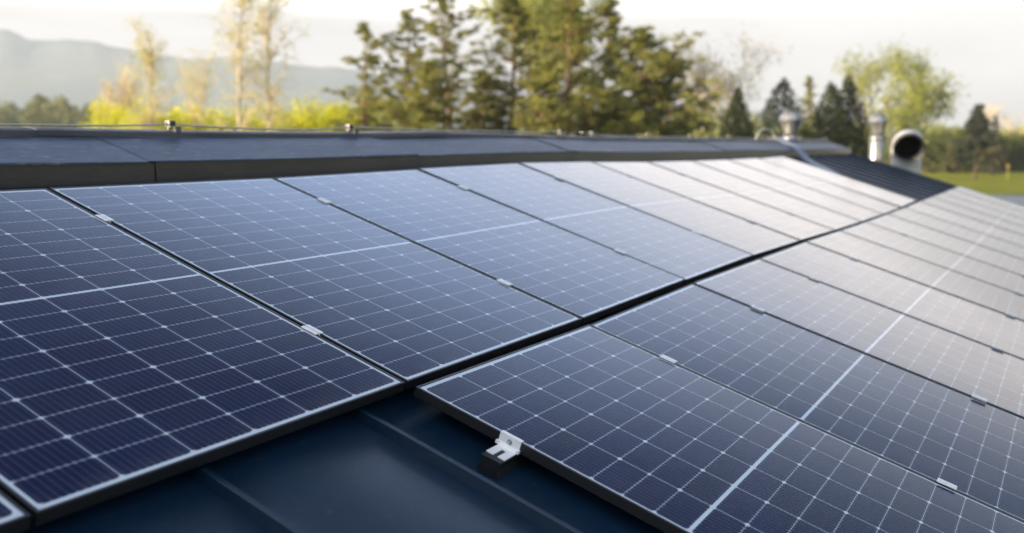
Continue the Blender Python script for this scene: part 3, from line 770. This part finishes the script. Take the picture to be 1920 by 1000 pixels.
def birch(px, ytop, hw, D, label, lean=0.0, group='bare spring birches', seed=0, leafd=3):
    h = height_at(ytop, D); rm = hw*D/FPX
    o = tree_root('birch_tree', px, D, label, group=group)
    m = MB(); P = []; rad = []; ph = rng.uniform(0, 6)
    for i in range(13):
        s = i/12; w = (.25*math.sin(s*5+ph)*s + lean*h*s); P.append((RIGHT[0]*w, RIGHT[1]*w, h*s)); rad.append((.0068*h)*(1-s)**.8+.012)
    m.tube(P, rad, 8, False); tw = MB(); T = []
    for b in range(46):
        s = rng.uniform(.22, .97); az = rng.uniform(0, 6.283); L = rm*(1.15 - .75*s)*rng.uniform(.6, 1.2)
        o0 = along(P, s); d = Vector((math.cos(az), math.sin(az), rng.uniform(.9, 1.9))).normalized(); Q = [o0]; dd = d.copy()
        for i in range(5):
            dd = (dd + Vector(rng.normal(0, .13, 3))).normalized(); Q.append(Q[-1] + dd*L*.32)
        tw.tube(Q, [.035*(1-s)+.018, .022, .016, .012, .009, .006], 4, False)
        for i in range(1, 6):
            for t in range(2):
                e = Vector(rng.normal(0, 1, 3)); e[2] = abs(e[2])*.6; e.normalize(); q0 = Q[i]; q1 = q0 + e*L*.30; q2 = q1 + (e + Vector((0, 0, -.5)))*L*.16
                tw.tube([q0, q1, q2], [.009, .006, .004], 3, False); T += [tuple(q1), tuple(q2)]
    m.build('trunk', M['birch'], o); tw.build('branches', M['twig'], o)
    T = np.array(T); crown('crown', [cards(T, np.full(len(T), .30), leafd, .11, .7, 1, 0)], M['birchleaf'], o)
    return o
def shrub(px, ytop, hw, D, label, mat='fresh', n=34, group='yellow green shrubs behind the ridge', ybot=None, leaf=.17):
    h = height_at(ytop - 8, D); rm = hw*1.6*D/FPX
    o = tree_root('shrub', px, D, label, 'shrub', group)
    m = MB(); C = []; RR = []
    for k in range(int(n*2.2)):
        az = rng.uniform(0, 6.283); s = rng.random()**.55; r_ = rm*math.sqrt(max(0.02, 1-(s*1.02-.25)**2/1.1))*rng.random()**.5; z = h*(.08+.88*s*(.78+.22*rng.random()))
        c = Vector((r_*math.cos(az), r_*math.sin(az), z)); C.append(tuple(c)); RR.append(.26*rm*rng.uniform(.7, 1.3)+.15)
        m.tube([(c[0]*.1, c[1]*.1, 0), tuple(c*.6), tuple(c)], [.035, .02, .01], 4, False)
    m.build('stem', M['bark'], o)
    crown('foliage', [cards(np.array(C), np.array(RR), 60, leaf, .6, .9, 0)], M[mat], o)

# left: birches
birch(283, 66, 62, 46, 'slender birch with bare twigs, leftmost and shortest of the three', group='bare spring birches')
birch(452, -75, 84, 44, 'tall birch, middle of the three, its top cut by the photo edge', .006)
birch(512, -55, 86, 45, 'tall pale barked birch, nearest the pines', -.008)
broadleaf(398, 84, 40, 50, 'small leaning bare tree between the birches and mountain', 'birchleaf', 'young_tree', 'twig', 3, .10, .5, .4, .7, 4, None, fork=.35, lean=-.22, minr=.012)
broadleaf(236, 118, 36, 56, 'low tan twiggy tree left of the shortest birch', 'tan', 'young_tree', 'twig', 7, .13, .55, .5, .6, 4, None, fork=.3)
for i, (px, yt, hw, D, w) in enumerate([(205, 190, 34, 50, 'left of the small tan tree'), (262, 198, 34, 47, 'at the foot of the shortest birch'), (318, 206, 34, 49, 'right above the nearest cable clip'),
        (372, 202, 36, 52, 'under the small leaning tree'), (425, 208, 34, 48, 'left of the tall middle birch'), (482, 208, 36, 52, 'between the two tall birches'), (545, 196, 38, 50, 'right of the pale barked birch'),
        (598, 192, 40, 52, 'midway between the birches and the thin pine'), (650, 196, 38, 49, 'under the thin pine on its left'), (715, 176, 36, 56, 'under the thin pine on its right')]):
    shrub(px, yt, hw, D, 'bright yellow green shrub ' + w, 'fresh' if i != 9 else 'spring')
for i, (px, yt, hw, D, w) in enumerate([(345, 206, 36, 54, 'just right of the nearest cable clip'), (398, 204, 36, 56, 'under the right side of the leaning tree'), (455, 210, 36, 55, 'at the foot of the middle birch'),
        (515, 202, 38, 56, 'at the foot of the pale barked birch'), (572, 196, 38, 57, 'just left of the midway shrub'), (625, 194, 38, 58, 'just right of the midway shrub'), (682, 190, 38, 60, 'directly behind the thin pine trunk')]):
    shrub(px, yt, hw, D, 'yellow green shrub ' + w, 'fresh')
# pines
pine(685, 50, 74, 44, 'thin open pine left of the others, sky showing through', .34, .10, 'pine', .2, .95, clump=.50)
pine(762, 26, 90, 45, 'open two-tone pine second from the left of the pine group', .5, .10, 'pine', .2, .95, clump=.55)
pine(845, -6, 100, 42, 'tall pine in the left clump with a pointed top', .55, .10, 'pine', .2, .95, clump=.55)
pine(800, 120, 84, 40, 'low bushy pine filling the foot of the left clump', .9, .06, 'pine', .2, 1.0, clump=.6)
broadleaf(1030, -40, 110, 56, 'bright green leafy tree showing behind the tall pines', 'spring', dens=26, leaf=.24, clump=.8, depth=4)
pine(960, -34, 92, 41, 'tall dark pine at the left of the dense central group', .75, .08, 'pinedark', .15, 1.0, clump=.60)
pine(1058, -56, 96, 40, 'tallest olive pine in the middle of the dense central group', .95, .06, 'pine', .2, 1.0, clump=.64)
pine(1130, 0, 84, 43, 'olive pine right of the tallest, its top below the photo edge', .9, .06, 'pine', .2, 1.0, clump=.60)
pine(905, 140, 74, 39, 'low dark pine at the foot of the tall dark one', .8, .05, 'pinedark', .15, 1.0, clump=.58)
pine(1010, 118, 72, 37, 'broad low olive pine in front of the central group', 1.0, .05, 'pine', .15, 1.05, clump=.62)
pine(1190, 60, 128, 40, 'broad dense conifer at the right end of the group, reaching low', 1.3, .04, 'pine', .05, 1.1, .10, clump=.66, power=.66)
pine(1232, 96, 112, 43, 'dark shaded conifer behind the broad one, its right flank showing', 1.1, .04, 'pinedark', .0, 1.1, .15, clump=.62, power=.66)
# between the conifers and the flue
broadleaf(1335, 66, 104, 62, 'airy tan tree in young leaf right of the dense conifers', 'tan', dens=5, leaf=.16, clump=.9, depth=5, bark='twig', spread=.6, fork=.22, keep=.75)
shrub(1340, 205, 46, 60, 'olive yellow bush under the airy tan tree', 'spring', group='bushes under the middle trees')
shrub(1412, 222, 34, 70, 'yellow bush between the two dark cypresses', 'spring', group='bushes under the middle trees')
conifer(1381, 166, 66, 55, 'small dark cone shaped cypress alone by the tan tree', 'thuja', 'cypress_tree', group='dark cypresses')
conifer(1464, 148, 104, 60, 'dark cone shaped conifer behind the flue', 'thuja', 'cypress_tree', group='dark cypresses')
pine(1515, 146, 26, 85, 'pale thin pine in the gap behind the dark cypresses', .6, .1, 'pine', .2, .9, clump=.7, group='far pines')
conifer(1553, 156, 84, 57, 'dark cypress, left one of the touching pair', 'thuja', 'cypress_tree', group='dark cypresses')
conifer(1586, 142, 78, 58, 'dark cypress, taller right one of the touching pair', 'thuja', 'cypress_tree', group='dark cypresses')
shrub(1500, 228, 40, 66, 'yellow green bush right of the near flue', 'spring', group='bushes under the middle trees')
shrub(1622, 232, 30, 70, 'green bush left of the far flue', 'spring', group='bushes under the middle trees')
# right: spring trees
broadleaf(1630, 86, 56, 92, 'tall thin crowned spring tree behind the far flue', 'spring', dens=6, leaf=.28, clump=1.1, depth=4, spread=.55, up=.8)
broadleaf(1684, 86, 52, 98, 'upright spring tree with feathery top above the elbow duct', 'spring', dens=6, leaf=.28, clump=1.1, depth=4, spread=.55, up=.8)
broadleaf(1718, 136, 52, 88, 'rounder light yellow green tree behind the right side of the elbow duct', 'spring', dens=7, leaf=.30, clump=1.3, depth=4, spread=.6, fork=.22)
broadleaf(1672, 190, 56, 84, 'low yellow green tree between the far flue and elbow', 'spring', dens=14, leaf=.30, clump=1.1, depth=3, spread=.6, fork=.18)
conifer(1832, 192, 50, 111, 'dark spruce with brown lower branches and a bare trunk on the lawn', 'spruce', base=.30, n=9000, size=.46, lowmat='brownleaf', tiers=20)
conifer(1864, 218, 24, 124, 'narrow dark spruce just right of the lawn spruce', 'spruce', base=.1, n=3000, size=.40, tiers=16)
broadleaf(1858, 190, 30, 160, 'bare twiggy tree behind the lawn spruce', 'birchleaf', 'bare_tree', 'twig', 1, .16, .8, .45, .6, 4, minr=.03)
broadleaf(1912, 208, 26, 150, 'bare brown tree at the right edge', 'birchleaf', 'bare_tree', 'twig', 1, .16, .8, .5, .5, 4, minr=.03)
for i, (px, yt, hw, D, mt, w) in enumerate([(1745, 268, 36, 140, 'hedge', 'right behind the elbow duct'), (1788, 258, 34, 142, 'hedge', 'left of the lawn spruce'), (1880, 268, 36, 146, 'hedge', 'right of the lawn spruce'),
        (1930, 262, 36, 148, 'hedge', 'at the far right edge of the lawn'), (1835, 266, 38, 150, 'hedge', 'behind the trunk of the lawn spruce'), (1770, 240, 34, 165, 'spring', 'above the dark hedge left of the spruce'), (1905, 246, 34, 175, 'spring', 'above the dark hedge at the right')]):
    shrub(px, yt, hw, D, ('dark green bush ' if mt == 'hedge' else 'light green bush ') + w, mt, 46, 'bushes along the lawn', leaf=.42)
# yellow marker post on the lawn
p = at(1893, 116); o = tag(empty('marker_post', (p[0], p[1], 0)), 'small yellow post standing on the lawn at the right', 'post')
m = MB(); m.tube([(0, 0, 0), (0, 0, 1.55)], .11, 10, True, True); m.build('post_body', M['yellow'], o)
m = MB(); m.tube([(0, 0, 1.55), (0, 0, 1.66), (0, 0, 1.72)], [.13, .13, .06], 10, True, True); m.build('post_cap', M['yellow'], o)
# far wood at the foot of the mountains on the left
C = []; RR = []
for k in range(620):
    px = rng.uniform(-330, 215); D = rng.uniform(230, 330); top = 196 + 8*math.sin(px*.05) + 5*math.sin(px*.13+1) + max(0, (px-150)*.18)
    z = height_at(top, D) * rng.uniform(.15, 1.0); p = at(px, D); C.append((p[0], p[1], z)); RR.append(rng.uniform(1.2, 2.4))
V = cards(np.array(C), np.array(RR), 60, 1.0, .6, 1.0)
tag(link('woodland', np_mesh('woodland', V, len(V)//4), M['wood']), 'hazy far wood below the mountains at the left', 'woodland', kind='stuff')

# ------------------------------------------------------------------ haze: even air from just behind the camera to beyond the mountains
hz = NT('haze_air'); vol = hz.n('ShaderNodeVolumePrincipled')
vol.inputs['Color'].default_value = (.66, .71, .82, 1); vol.inputs['Density'].default_value = .00026; vol.inputs['Anisotropy'].default_value = 0.0
for l in list(hz.out.inputs['Surface'].links): hz.t.links.remove(l)
hz.t.links.new(vol.outputs[0], hz.out.inputs['Volume'])
m = MB(); m.box((-330, -1600, -2.5), (4400, 4400, 322)); tag(m.build('haze', hz.m), kind='stuff')
